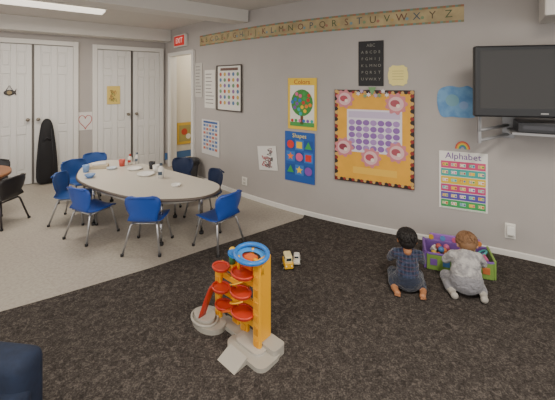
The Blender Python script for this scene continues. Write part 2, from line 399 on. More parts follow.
for i,cn in enumerate(['C8483A','E08A3A','E0C24A','5AA060','4A78B0']):
    r=wd/2*(1-i*.15); n=14; r2=r-wd*.07
    vs=[(r*math.cos(math.pi*j/n),r*1.2*math.sin(math.pi*j/n)-ht/2,.002) for j in range(n+1)]+[(r2*math.cos(math.pi*j/n),r2*1.2*math.sin(math.pi*j/n)-ht/2,.002) for j in range(n+1)]
    k.mesh(vs,[(j,j+1,n+2+j,n+1+j) for j in range(n)],M(cn))
k.make('rainbow_sticker',X)
def d_dots(k,w,h):
    for s in(-1,1):
        k.box((s*w*.485,0,.008),(w*.03,h,.018),M('4A423C')); k.box((0,s*h*.49,.008),(w*.97,h*.02,.018),M('4A423C'))
    for i in range(5):
        for j in range(6): k.disc(-w*.34+i*w*.17,h*.3-j*h*.125,w*.05,.004,M(['B0584A','5A7AA0','C0A050','6A9068','8A6A98'][(i*2+j)%5]),n=10)
    k.rect(-w*.35,h*.38,w*.35,h*.44,.004,M('6A5048'))
poster('framed_chart',rw,217,242,65,111,M('E2DFD8'),d_dots)
def d_lines(k,w,h):
    for i in range(9): k.rect(-w*.4,h*.38-i*h*.095,w*(.1+.3*random.random()),h*.40-i*h*.095,.003,M('77736E'))
poster('notice_sheet',rw,205,215.5,70,108,paper,d_lines); poster('notice_sheet',rw,195.5,202.5,63,97,M('C4C0BA'),d_lines)
def d_col(k,w,h):
    for i in range(7):
        for j in range(5): k.rect(-w*.4+j*w*.165,h*.3-i*h*.11,-w*.4+j*w*.165+w*.13,h*.37-i*h*.11,.003,M(['4A6FA8','7A8AB0','C06A58','9A94A0'][(i+j)%4]))
    k.rect(-w*.4,h*.4,w*.4,h*.46,.003,M('3A5A98'))
poster('daily_schedule',rw,202,219.5,120,155,M('D4D2D0'),d_col)
def scrib(cols,n=6,s=1):
    def d(k,w,h):
        rnd=random.Random(s)
        for i in range(n):
            x,y=rnd.uniform(-.25,.25)*w,rnd.uniform(-.3,.3)*h
            pts=[(x+rnd.uniform(-.15,.15)*w,y+rnd.uniform(-.12,.12)*h,.004) for _ in range(6)]
            k.tube([p for p in catmull(pts,4)],w*.012,M(cols[i%len(cols)]),seg=5)
    return d
poster('child_drawing',rw,258.5,277,146,170,M('E0DDD8'),scrib(['B05A60','A08080','505050'],12,3),rot=0.12)
def d_heart(k,wd,ht):
    hp=[]
    for i in range(40):
        a=2*math.pi*i/40; hp.append((16*math.sin(a)**3/38*wd,(13*math.cos(a)-5*math.cos(2*a)-2*math.cos(3*a)-math.cos(4*a))/38*ht,.004))
    k.tube(hp,wd*.025,M('B84A4A'),closed=True,seg=6)
poster('heart_drawing',bw,77.5,93,112,130,M('DDDAD6'),d_heart)
poster('door_picture',bw,106.5,119.5,86,104,M('D8BE6A'),scrib(['A05030','507040','604030'],8,5),off=0.045)
X,wd,ht=place(bw,3,16,86,99,0.05); k=B()
k.sph((0,0,0),(wd*.45,ht*.22,.01),M('3E3A38')); k.flat([(wd*.3,0),(wd*.55,ht*.3),(wd*.5,0),(wd*.55,-ht*.25)],.002,M('3E3A38')); k.disc(0,0,wd*.2,.012,M('8A7A5A')); k.tube([(-wd*.3,ht*.1,0),(0,ht*.55,0),(wd*.3,ht*.1,0)],.004,M('3E3A38'),seg=6)
k.make('door_ornament',X)
X,wd,ht=place(rw,176.5,188,35,47,0.03); k=B(); k.box((0,0,0),(wd,ht,.05),M('D8D2CC',0.5),bev=.005); k.rect(-wd*.44,-ht*.4,wd*.44,ht*.4,.027,M('C4281E',0.5,emit=0.4)); k.text('EXIT',0,0,.029,ht*.62,M('F4DCD0',emit=0.5)); k.make('exit_sign',X)
# ---------------- bulletin board
X,wd,ht=place(rw,333.5,412,90,184,0.012); k=B()
w,h=wd,ht
k.box((0,0,0),(w,h,.012),M('3A2420')); k.rect(-w*.465,-h*.465,w*.465,h*.465,.0075,M('E2A636',noise=.06,nscale=8))
n=26
for i in range(n):
    for s in(-1,1):
        k.disc((-.5+(i+.5)/n)*w,s*h*.475,w/n*.5,.008+.0002*(i%2),M(['8E2F2A','C8A060','2A2220'][i%3]),n=10)
        k.disc(s*w*.475,(-.5+(i+.5)/n)*h,h/n*.5,.008+.0002*(i%2),M(['8E2F2A','C8A060','2A2220'][i%3]),n=10)
k.rect(-w*.33,-h*.17,w*.36,h*.29,.009,M('E0D8E2')); k.rect(-w*.31,h*.2,w*.34,h*.27,.0095,M('C6B6D2'))
for i in range(7):
    for j in range(5): k.disc(-w*.265+i*w*.093,h*.15-j*h*.068,w*.043,.010,M('8A62A8' if (i+j)%3 else 'A684BE'),n=12,ry=h*.031)
def ruffle(x,y,r,s):
    pts=[(x+r*(1+.12*math.cos(9*a))*math.cos(a),y+r*(1+.12*math.cos(9*a))*math.sin(a)) for a in [2*math.pi*i/54 for i in range(54)]]
    k.prism(pts,.008,.013,M('CC7F88')); k.disc(x,y,r*.72,.0145,M('DDB4B6')); k.disc(x-r*.1,y+r*.05,r*.45,.016,M(['B04A58','A8505C','8E3A4A'][s%3]),ry=r*.35); k.disc(x+r*.2,y-r*.2,r*.2,.017,M('E8D8CC'),n=10)
for s,(x,y,r) in enumerate([(-.36,.4,.115),(.29,.36,.125),(-.37,-.13,.12),(-.02,-.22,.12),(.3,-.14,.12)]): ruffle(x*w,y*h,r*w,s)
for i in range(9): star(k,(-.18+.045*i)*w,(.46+.03*math.sin(i*2))*h,w*.035,.018+.0003*i,M(['D9D4D8','B8A0C0','7A9A70','E6DCE0'][i%4]),6)
k.flat([(.0*w,.44*h),(-.05*w,.53*h),(.05*w,.53*h)],.021,M('6F9A66'))
k.rect(-.25*w,-.40*h,.3*w,-.33*h,.009,M('E8B84A'))
k.make('bulletin_board',X)
# ---------------- alphabet banner following wall
k=B(); pts=[wxy(p) for p in range(200,466,3)]
vs=[];
for i,p in enumerate(pts):
    j=min(max(i,1),len(pts)-2); tt=(pts[j+1]-pts[j-1]).normalized(); n_=Vector((tt.y,-tt.x)); a=p+n_*.005
    vs+=[(a.x,a.y,2.045),(a.x,a.y,2.065),(a.x,a.y,2.185),(a.x,a.y,2.205)]
tan=M('AD9A72',noise=.2,nscale=9)
b1=[M('857C58'),M('A06E52'),M('6F8878')]
for i in range(len(pts)-1):
    for r,mt in((0,b1[i%3]),(1,tan),(2,b1[(i+1)%3])):
        k.mesh([vs[i*4+r],vs[(i+1)*4+r],vs[(i+1)*4+r+1],vs[i*4+r+1]],[(0,1,2,3)],mt)
tot=0; S=[0]
for i in range(len(pts)-1): tot+=(pts[i+1]-pts[i]).length; S.append(tot)
for i in range(26):
    s=tot*(i+.6)/26.4; px=200+3*float(np.interp(s,S,range(len(S)))); Xl=fr(rw,px,2.125,.008)
    k.text(chr(65+i),-.015,0,0,.1,M(['5E5038','52603E','704A3C','465660'][i%4]),X=Xl)
    if i<24: k.disc(.035,-.015,.016,0,M(['A8745E','7E946E','789498','B89C62'][(i*3)%4]),X=Xl,n=10)
k.make('alphabet_banner')
# ---------------- outlets
X,wd,ht=place(rw,504.5,515.5,223,238,0.004); k=B(); k.box((0,0,.004),(wd,ht,.01),M('E6E3DC',.4),bev=.003); k.box((0,ht*.12,.03),(wd*.75,ht*.6,.05),M('ECEAE4',.4),bev=.008); k.box((0,-ht*.28,.01),(wd*.4,ht*.2,.01),M('BDB9B0')); k.make('wall_outlet',X)
X,wd,ht=place(rw,242.5,247.5,177,185,0.004); k=B(); k.box((0,0,.003),(wd,ht,.008),M('E6E3DC',.4),bev=.003)
for s in(-1,1): k.box((0,s*ht*.22,.008),(wd*.5,ht*.28,.006),M('C8C4BC'),bev=.002)
k.make('wall_outlet',X)
# ---------------- TV on arm
p,tt=rw.at(515); nw=Vector((tt.y,-tt.x))
pl=Vector(((475-CX)/F*2.52,2.52)); d=Vector((0.95,-.20)).normalized()
W_,H_=0.93,0.54
c=pl+d*W_/2; nn2=Vector((d.y,-d.x))
X=Matrix(((d.x,0,nn2.x,c.x),(d.y,0,nn2.y,c.y),(0,1,0,1.505),(0,0,0,1)))
k=B(); bz_=M('1B1B1E',.3); k.box((0,0,-.03),(W_,H_,.06),bz_,bev=.012); k.box((0,0,-.075),(W_*.7,H_*.7,.05),M('222224'),bev=.02)
k.rect(-W_/2+.035,-H_/2+.065,W_/2-.035,H_/2-.035,.0015,M('2A2826',.18)); k.box((0,-H_/2+.03,.001),(.05,.01,.002),M('9A9A9A'))
k.make('television',X)
k=B(); gm=M('98989A',.4,.3)
a_=math.atan2(tt.y,tt.x)
q0=XY(rw,508,0,.012)
k.box((q0.x,q0.y,1.16),(.09,.02,.28),gm,R=RZ(a_),bev=.003)
tv=pl+d*.06-nn2*.09; tv2=pl+d*.42-nn2*.10
for za in(1.05,1.13): k.tube([(q0.x,q0.y,za),(tv.x,tv.y,za-.01)],.013,gm,seg=8)
k.box((tv.x,tv.y,1.15),(.022,.022,.26),gm); k.tube([(tv.x,tv.y,1.11),(tv.x,tv.y,1.42)],.013,gm,seg=8); k.tube([(tv.x,tv.y,1.40),(tv2.x,tv2.y,1.40)],.016,gm,seg=8)
k.make('tv_wall_bracket')
q=XY(rw,545,0,.17); k=B(); k.box((q.x,q.y,1.15),(.42,.26,.08),M('26262A',.35),R=RZ(a_),bev=.006); 
k.box((q.x+nw.x*.131,q.y+nw.y*.131,1.15),(.36,.004,.03),M('3A3A40',.2),R=RZ(a_)); k.box((q.x,q.y,1.10),(.5,.3,.018),gm,R=RZ(a_)); k.make('dvd_player')
# ---------------- children's table
tp=[(77,176),(84,166),(100,161),(125,160.5),(155,166.5),(190,175.5),(214,182),(219.5,187),(213,193),(195,197.5),(160,199),(130,196.5),(105,190.5),(84,183)]
TH=0.47
o2=catmull([tuple(gp(a,b_,TH)) for a,b_ in tp],5); oc=sum((p for p in o2),Vector())/len(o2)
topm=M('CFC8BC',.35,noise=.05,nscale=70,name='table_laminate')
k=B(); o2=o2[::-1]; k.prism([(p.x,p.y) for p in o2],TH-.028,TH,topm,side=M('4A4038',.5),smooth=True)
k.tube([(p.x,p.y,TH-.014) for p in o2],.013,M('5A5048',.5),closed=True,seg=8)
k.prism([(oc.x+(p.x-oc.x)*.82,oc.y+(p.y-oc.y)*.82) for p in o2],TH-.085,TH-.028,M('C4BEB4'))
ch=M('B4B4B6',.25,.9)
for s in(2,20,33,45,58):
    p=o2[s%len(o2)]; x,y=oc.x+(p.x-oc.x)*.78,oc.y+(p.y-oc.y)*.78
    k.tube([(x,y,TH-.05),(x,y,.2)],.016,ch); k.tube([(x,y,.25),(x,y,.02)],.012,ch); k.cyl((x,y,.012),.022,.024,blk)
k.make('activity_table')
def put(px,py): return gp(px,py,TH)
def lathe(k,prof,mat,X=I4,n=20):
    vs=[];fs=[]
    for r,z in prof:
        for j in range(n): a=2*math.pi*j/n; vs.append((r*math.cos(a),r*math.sin(a),z))
    for i in range(len(prof)-1):
        for j in range(n): l=(j+1)%n; fs.append((i*n+j,i*n+l,(i+1)*n+l,(i+1)*n+j))
    k.mesh(vs,fs,mat,X,True)
def plate(px,py,r,col='EFEDE9'):
    p=put(px,py); k=B(); lathe(k,[(0.001,.004),(r*.6,.004),(r*.75,.01),(r,.022),(r*1.01,.020),(r*.7,.0),(0.001,0)],M(col,.3)); k.make('plate',T(*p))
plate(135,169.5,.085); plate(146,175,.095); plate(176,186,.05); plate(112,169,.06,'C9D2DC')
def bottle(name,px,py,r,h,col,cap):
    p=put(px,py); k=B(); lathe(k,[(.001,0),(r,0),(r,h*.6),(r*.9,h*.68),(r*.45,h*.8),(r*.42,h*.86),(.001,h*.86)],M(col,.3)); k.cyl((0,0,h*.92),r*.48,h*.16,M(cap,.4)); k.box((0,0,h*.35),(r*1.3,r*2.02,h*.25),M(cap,.5),bev=.004); k.make(name,T(*p))
bottle('glue_bottle',161,178,.032,.16,'E2DFDA','3A4A5A'); bottle('sauce_bottle',130,164.5,.028,.13,'E0DAD0','B03A2C'); bottle('spray_bottle',137,163.5,.025,.14,'DAD8D4','5A6A78')
def cup(px,py,col):
    p=put(px,py); k=B(); lathe(k,[(.001,0),(.03,0),(.038,.08),(.035,.08),(.028,.006),(.001,.006)],M(col,.4)); k.make('drinking_cup',T(*p))
cup(122,166,'C8584A'); cup(86,172,'7A9ACB'); cup(156,172,'E4E1DC'); cup(152,168.5,'2A2A30')
p=put(99,168); k=B(); k.box((0,0,.02),(.2,.13,.04),M('C6B79C',.7),bev=.005,R=RZ(.3)); k.box((0,0,.05),(.15,.1,.02),M('DAD6D0'),bev=.004,R=RZ(.5)); 
k.make('book_stack',T(*p))
p=put(90,177.5); k=B(); lathe(k,[(.001,0),(.03,0),(.055,.035),(.05,.035),(.028,.006),(.001,.006)],M('6F8FC0',.4)); k.make('bowl',T(*p))
# ---------------- chairs
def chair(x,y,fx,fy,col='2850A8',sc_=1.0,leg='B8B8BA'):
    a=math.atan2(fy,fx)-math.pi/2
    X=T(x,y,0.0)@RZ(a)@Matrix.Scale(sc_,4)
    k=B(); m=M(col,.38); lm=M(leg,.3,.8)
    prof=[(.165,.245,.12),(.155,.262,.145),(.12,.270,.155),(.04,.266,.16),(-.06,.262,.155),(-.115,.268,.145),(-.143,.292,.13),(-.152,.335,.125),(-.158,.38,.148),(-.166,.44,.16),(-.174,.485,.152),(-.178,.505,.125),(-.179,.512,.09)]
    g=[]
    for i,(py_,pz,hw) in enumerate(prof):
        row=[]
        for j in range(11):
            s=(j-5)/5.0; row.append((s*hw,py_+(.035*s*s if i>6 else 0.0),pz+(.014*s**2 if i<6 else 0)))
        g.append(row)
    k.surf(g,.007,m)
    k.tube([(-.12,-.168,.497),(0,-.186,.508),(.12,-.168,.497)],.008,m,seg=8)
    for sx in(-1,1):
        k.tube([(sx*.105,.115,.258),(sx*.115,.125,.245),(sx*.16,.165,.012)],.0095,lm)
        k.tube([(sx*.105,-.095,.252),(sx*.115,-.105,.24),(sx*.16,-.17,.012)],.0095,lm)
        k.tube([(sx*.105,.115,.252),(sx*.105,-.095,.25)],.009,lm)
        k.cyl((sx*.162,.167,.010),.014,.02,blk,seg=10); k.cyl((sx*.162,-.172,.010),.014,.02,blk,seg=10)
    k.tube([(-.105,.09,.25),(.105,.09,.25)],.008,lm); k.tube([(-.105,-.09,.25),(.105,-.09,.25)],.008,lm)
    return k.make('child_chair',X)
chair(-1.175,3.01,.0,1); chair(-1.82,3.24,.42,.9); chair(-.54,3.05,-.78,.62)
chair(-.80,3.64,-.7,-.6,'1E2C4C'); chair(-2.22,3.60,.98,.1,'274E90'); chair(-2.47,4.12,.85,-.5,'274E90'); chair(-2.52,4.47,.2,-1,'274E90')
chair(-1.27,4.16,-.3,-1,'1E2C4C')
chair(-2.93,3.50,-.95,.1,'2A2728',leg='4A4648'); chair(-3.55,4.06,.1,-1,'2A2728',leg='4A4648')
k=B(); wd_=M('8A5A36',.45,noise=.15,nscale=6); k.cyl((0,0,.485),.44,.035,wd_,seg=48); k.cyl((0,0,.44),.36,.05,M('6E4628',.5),seg=48)
for a in(.6,2.2,3.8,5.4): k.tube([(.3*math.cos(a),.3*math.sin(a),.44),(.34*math.cos(a),.34*math.sin(a),0.0)],[.024,.016],wd_)
k.make('round_wooden_table',T(-3.40,3.52,0))
# trash can
k=B(); p=gp(191.5,181.5); lathe(k,[(.001,0),(.10,0),(.135,.3),(.14,.31),(.13,.31),(.1,.02),(.001,.02)],M('4A4A4E',.5),n=28)
lathe(k,[(.137,.27),(.146,.27),(.148,.33),(.14,.345),(.13,.335),(.12,.2)],M('2A2A2E',.35,bump=.6,nscale=30),n=28); k.make('trash_can',T(p.x-.02,p.y-.03,0))
# soft bag leaning on door
X=fr(bw,46.5,0,.15); k=B()
half=[(0,.0),(.09,.01),(.128,.06),(.133,.16),(.128,.30),(.118,.45),(.105,.60),(.088,.75),(.068,.87),(.035,.935),(.0,.95)]
pts=catmull([(x,y,0) for x,y in half]+[(-x*1.0,y,0) for x,y in half[-2:0:-1]],3)
gm2=M('1B1A1D',.8,bump=.5,nscale=9); Xg=X@RX(-math.radians(4)); 
rings=[(0.85,-.05),(1,-.028),(1,.028),(.85,.05)]; n=len(pts); vs=[]
for s,z in rings: vs+=[((p.x*s),(.45+(p.y-.45)*(.97 if s<1 else 1)),z) for p in pts]
fs=[tuple(range(n))[::-1],tuple(3*n+i for i in range(n))]
for r in range(3):
    for i in range(n): j=(i+1)%n; fs.append((r*n+i,r*n+j,(r+1)*n+j,(r+1)*n+i))
k.mesh(vs,fs,gm2,smooth=True)
k.tube([(-.05,.62,.05),(0,.68,.075),(.05,.62,.05)],.008,M('26252A'),seg=6)
k.tube([(.06,.1,.052),(.075,.4,.052),(.05,.8,.052)],.004,M('2C2B30'),seg=6)
k.make('instrument_bag',Xg@T(0,0.006,0))
# navy small armchair bottom left
k=B(); nv=M('17233A',.85,noise=.2,nscale=25,bump=.3)
k.box((0,0,.17),(.56,.44,.2),nv,bev=.04,seg=4); k.box((0,.19,.27),(.56,.13,.38),nv,bev=.045,seg=4)
for s in(-1,1): k.box((s*.235,-.02,.24),(.11,.42,.24),nv,bev=.04,seg=4)
k.box((0,-.03,.29),(.35,.32,.08),M('1D2B48',.85),bev=.03,seg=4)
for sx in(-1,1):
    for sy in(-1,1): k.cyl((sx*.22,sy*.16,.04),.02,.08,blk)
k.make('child_armchair',T(-1.225,1.10,.008)@RZ(-.12))
# ---------------- toy garage
yel=M('EBA81E',.35); rd=M('C23A26',.35); bl=M('2E78C8',.3); gr=M('A8A399',.45); og=M('E06A28',.35); yd=M('C8860F',.4)
k=B()
def ell(cx,cy,rx,ry,a=0,n=28): 
    return [(cx+rx*math.cos(2*math.pi*i/n)*math.cos(a)-ry*math.sin(2*math.pi*i/n)*math.sin(a),cy+rx*math.cos(2*math.pi*i/n)*math.sin(a)+ry*math.sin(2*math.pi*i/n)*math.cos(a)) for i in range(n)]
XG=T(-.205,1.935,.008)@RZ(math.radians(-42))
def Lb(c,s,m,bev=.006,R=I4): k.box(c,s,m,X=XG,bev=bev,R=R)
k.prism(rrect(.30,.17,.05,cx=.12,cy=-.03),0,.022,gr,X=XG); k.prism(rrect(.2,.1,.04,cx=.10,cy=-.02),.022,.035,M('B4AFA6',.45),X=XG)
k.mesh([(.02,-.11,.0),(.02,-.2,.0),(.16,-.2,.0),(.16,-.11,.0),(.02,-.11,.035),(.16,-.11,.035)],[(1,2,5,4),(0,1,4),(2,3,5),(0,4,5,3)],gr,X=XG)
k.prism(rrect(.12,.09,.02,cx=.2,cy=0.04),.0,.05,gr,X=XG)
k.prism(ell(-.24,-.06,.13,.09),0,.03,gr,X=XG); k.prism(ell(-.26,-.08,.08,.055),.03,.055,M('B8B2A8',.45),X=XG)
k.tube([Vector((p[0],p[1],.035)) for p in ell(-.26,-.08,.095,.07)],.008,gr,X=XG,closed=True)
k.prism(rrect(.26,.07,.02,cx=-.05,cy=.0),0,.025,gr,X=XG)
def upright(u,v,w_,z1,m=yel):
    Lb((u,v,z1/2+.01),(w_,.022,z1-.0),m); 
    for i in range(int(z1/.07)): Lb((u,v-.012,.05+i*.07),(w_*.55,.006,.045),yd if i%3==1 else M('D8941A',.4),bev=.003)
upright(.145,-.02,.055,.50); upright(.0,.02,.065,.45); upright(-.21,-.01,.055,.35); upright(-.09,.03,.06,.40)
Lb((.15,.03,.26),(.02,.09,.50),yel)
for z in(.12,.235,.345,.44): Lb((.07,.002,z),(.16,.02,.034),yel,bev=.004)
for z in(.09,.19,.29,.35): Lb((-.11,.01,z),(.20,.02,.036),yel,bev=.004)
def deck(u,v,rx,ry,z,m=rd):
    k.prism(ell(u,v,rx,ry),z,z+.012,m,X=XG,smooth=False)
    k.tube([Vector((p[0],p[1],z+.014)) for p in ell(u,v,rx,ry)],.006,m,X=XG,closed=True,seg=8)
deck(.05,-.045,.072,.055,.40); deck(.04,-.05,.066,.05,.29,rd); deck(.05,-.045,.072,.055,.18,rd)
deck(-.15,-.04,.055,.045,.36); deck(-.15,-.04,.06,.048,.235); deck(-.13,-.035,.055,.045,.135)
for (z0,z1,u) in((.195,.29,.04),(.295,.40,.04)):
    g=[]
    for i in range(13):
        a=math.radians(150+i*14); z=z0+(z1-z0)*i/12
        g.append([(u+r*math.cos(a),-.045+r*.8*math.sin(a),z) for r in(.05,.063,.076)])
    k.surf(g,.005,yel,X=XG)
g=[]
for i in range(10):
    f=i/9; g.append([(-.20-.05*f,-.06-.05*f+d_,.25-.19*(f**1.2)) for d_ in(-.025,0,.025)])
k.surf(g,.006,rd,X=XG)
g=[]
for i in range(10):
    f=i/9; g.append([(.0-.1*f,-.06+d_,.19-.05*f) for d_ in(-.022,0,.022)])
k.surf(g,.006,og,X=XG)
Lb((.07,.0,.465),(.07,.06,.07),og,bev=.01); k.prism(ell(.06,-.01,.055,.045),.475,.49,rd,X=XG)
k.tube([Vector((p[0],p[1],.52+.012*math.sin(i*.224))) for i,p in enumerate(ell(.085,-.01,.105,.08))],.013,bl,X=XG,closed=True,seg=10)
pts=ell(.085,-.01,.105,.08); p2=ell(.085,-.01,.062,.045); n=len(pts)
k.mesh([(a,b_,.51) for a,b_ in pts]+[(a,b_,.505) for a,b_ in p2],[(i,(i+1)%n,n+(i+1)%n,n+i) for i in range(n)],M('4C98DC',.3),X=XG)
k.prism(ell(-.02,-.04,.05,.035),.485,.50,bl,X=XG)
for a in(0,2.1,4.2): k.tube([(.085+.09*math.cos(a),-.01+.065*math.sin(a),.44),(.085+.09*math.cos(a),-.01+.065*math.sin(a),.515)],.008,yel,X=XG)
k.cyl((-.08,-.01,.44),.02,.07,M('3F7A4A',.4),X=XG); k.sph((-.08,-.01,.48),.022,M('D8B040',.4),X=XG)
k.make('toy_parking_garage')
# ---------------- toy vehicles
def vehicle(name,x,y,a,L,W,Hh,body,cab,bus=False):
    X=T(x,y,.008)@RZ(a); k=B(); m=M(body,.35)
    k.box((0,0,.014+Hh*.25),(W,L,Hh*.5),m,bev=.008,seg=3)
    k.box((0,(.0 if bus else -.005),.014+Hh*.7),(W*.86,L*(.86 if bus else .55),Hh*.5),M(cab,.35),bev=.01,seg=3)
    k.box((0,(.0 if bus else -.005),.014+Hh*.72),(W*.88,L*(.7 if bus else .4),Hh*.22),M('23303A',.15),bev=.003); k.box((0,(.0 if bus else -.005),.014+Hh*.72),(W*.6,L*(.88 if bus else .57),Hh*.22),M('23303A',.15),bev=.003)
    for sx in(-1,1):
        for sy in(-1,1):
            k.cyl((sx*W*.46,sy*L*.3,.014),.014,.012,blk,R=RY(math.pi/2),seg=16); k.cyl((sx*W*.5,sy*L*.3,.014),.006,.012,M('C0C0C0'),R=RY(math.pi/2),seg=10)
        k.sph((sx*W*.3,-L*.5,.014+Hh*.25),.006,M('F0EAD0'),u=8,v=6)
    k.make(name,X)
vehicle('toy_bus',.083,2.66,.15,.12,.07,.10,'E6B01E','E8D8A0',True); vehicle('toy_car',.158,2.72,-.1,.11,.055,.07,'E4E0D4','D8D4CC')
# ---------------- toy bin with toys
k=B(); bc=Vector((1.455,2.68)); XB=T(bc.x,bc.y,.008)@RZ(-.36)
pu=M('74519A',.5); gn=M('7FA04C',.5)
Wb,Db,Hb=.48,.25,.125
k.prism(rrect(Wb,Db,.03),0,.015,pu,X=XB)
for s in(-1,1):
    k.box((0,s*Db/2,Hb/2),(Wb-.02,.018,Hb),gn if s<0 else pu,X=XB,bev=.006); k.box((s*Wb/2,0,Hb/2+.01),(.018,Db,Hb+.02),pu if s<0 else gn,X=XB,bev=.006)
k.tube([(p[0],p[1],Hb) for p in rrect(Wb,Db,.03)],.010,pu,X=XB,closed=True,seg=8)
k.box((0,Db/2+.005,.145),(Wb*.8,.02,.08),M('8F62B4',.5),X=XB,bev=.008); 
for i,x in enumerate((-.18,-.09,.0,.09,.18)): k.cyl((x,Db/2-.008,.155),.020,.012,M(['C8A030','5A8AC0','C05A80','6AA060','D08040'][i],.4),X=XB,R=RX(math.pi/2)); k.box((x,-Db/2-.01,.065),(.05,.006,.05),M(['7A55A0','4A7AB0','D0B040','7A55A0','C07040'][i],.4),X=XB,bev=.002)
rnd=random.Random(9); tp_=['A8504A','4A78B0','D0AC40','5A9A5A','8458A0','C87A40','C0608A','4AA0A0','DAD6CC','7A55A0']
for i in range(46):
    x,y=rnd.uniform(-.20,.20),rnd.uniform(-.085,.085); z=.045+rnd.uniform(0,.085); m=M(rnd.choice(tp_),.45); R=Matrix.Rotation(rnd.uniform(0,3),4,Vector((rnd.random(),rnd.random(),1)).normalized())
    c=i%4
    if c==0: k.box((x,y,z),(.045,.045,.045),m,X=XB,bev=.005,R=R)
    elif c==1: k.sph((x,y,z),.024,m,X=XB,u=12,v=8)
    elif c==2: k.cyl((x,y,z),.022,.045,m,X=XB,R=R,seg=14)
    else: k.tube([(x+.03*math.cos(a),y+.03*math.sin(a),z+.02*math.cos(a)) for a in [j*math.pi/6 for j in range(12)]],.009,m,X=XB,closed=True,seg=6)
k.make('toy_bin')
# ---------------- figures
def cap_add(k,p,q,r1,r2,m): k.tube([p,Vector(p).lerp(Vector(q),.5),q],[r1,(r1+r2)/2,r2],m,seg=16,round_=True)
def organic(name,prims,vox,parent,smooth=5):
    dummy=M('808080'); k=B()
    for p in prims:
        if p[0]=='c': cap_add(k,p[1],p[2],p[3],p[4],dummy)
        else: k.sph(p[1],p[2],dummy,u=24,v=16)
    o=k.make('tmp',recalc=True)
    rm=o.modifiers.new('r','REMESH'); rm.mode='VOXEL'; rm.voxel_size=vox; sm=o.modifiers.new('s','SMOOTH'); sm.iterations=smooth; sm.factor=.5
    bpy.context.view_layer.update()
    me=bpy.data.meshes.new_from_object(o.evaluated_get(bpy.context.evaluated_depsgraph_get())); bpy.data.objects.remove(o)
    me.materials.clear(); mats=[]
    for p in prims:
        if p[-1] not in mats: mats.append(p[-1])
    for m in mats: me.materials.append(m)
    n=len(me.polygons); ctr=np.zeros(n*3); me.polygons.foreach_get('center',ctr); ctr=ctr.reshape(-1,3)
    best=np.full(n,1e9); idx=np.zeros(n,int)
    for p in prims:
        if p[0]=='c':
            a=np.array(p[1]);b_=np.array(p[2]);d=b_-a;tt=np.clip(((ctr-a)@d)/(d@d+1e-12),0,1)
            ds=np.linalg.norm(ctr-(a+tt[:,None]*d),axis=1)-(p[3]+(p[4]-p[3])*tt)
        else:
            r=np.array(p[2]); qn=np.linalg.norm((ctr-np.array(p[1]))/r,axis=1); ds=(qn-1)*r.min()
        mk=ds<best; best[mk]=ds[mk]; idx[mk]=mats.index(p[-1])
    me.polygons.foreach_set('material_index',idx.astype(np.int32)); me.polygons.foreach_set('use_smooth',np.ones(n,bool))
    o=bpy.data.objects.new(name,me); sc.collection.objects.link(o); o.parent=parent; return o
def hand(name,wr,dirv,up,skin,parent,side,s=1.0):
    d=Vector(dirv).normalized(); u=Vector(up); u=(u-d*u.dot(d)).normalized(); r=d.cross(u)*side
    W=Vector(wr); pr=[]
    A=lambda a,b_,c: tuple(W+(d*a-r*b_+u*c)*s)
    for b_ in(-.013,-.004,.005,.014): pr.append(('c',A(0,b_*.6,0),A(.034,b_,0),.010*s,.0085*s,skin))
    for b_,L in((-.0165,.024),(-.0055,.031),(.0055,.033),(.0165,.028)):
        pr.append(('c',A(.034,b_,0),A(.034+L*.5,b_*1.15,-.003),.0052*s,.0048*s,skin)); pr.append(('c',A(.034+L*.5,b_*1.15,-.003),A(.034+L*.85,b_*1.2,-.014),.0048*s,.0042*s,skin))
    pr.append(('c',A(.010,.012,-.002),A(.026,.030,-.006),.0065*s,.0055*s,skin)); pr.append(('c',A(.026,.030,-.006),A(.040,.033,-.012),.0055*s,.0046*s,skin))
    organic(name,pr,.0022,parent,3)
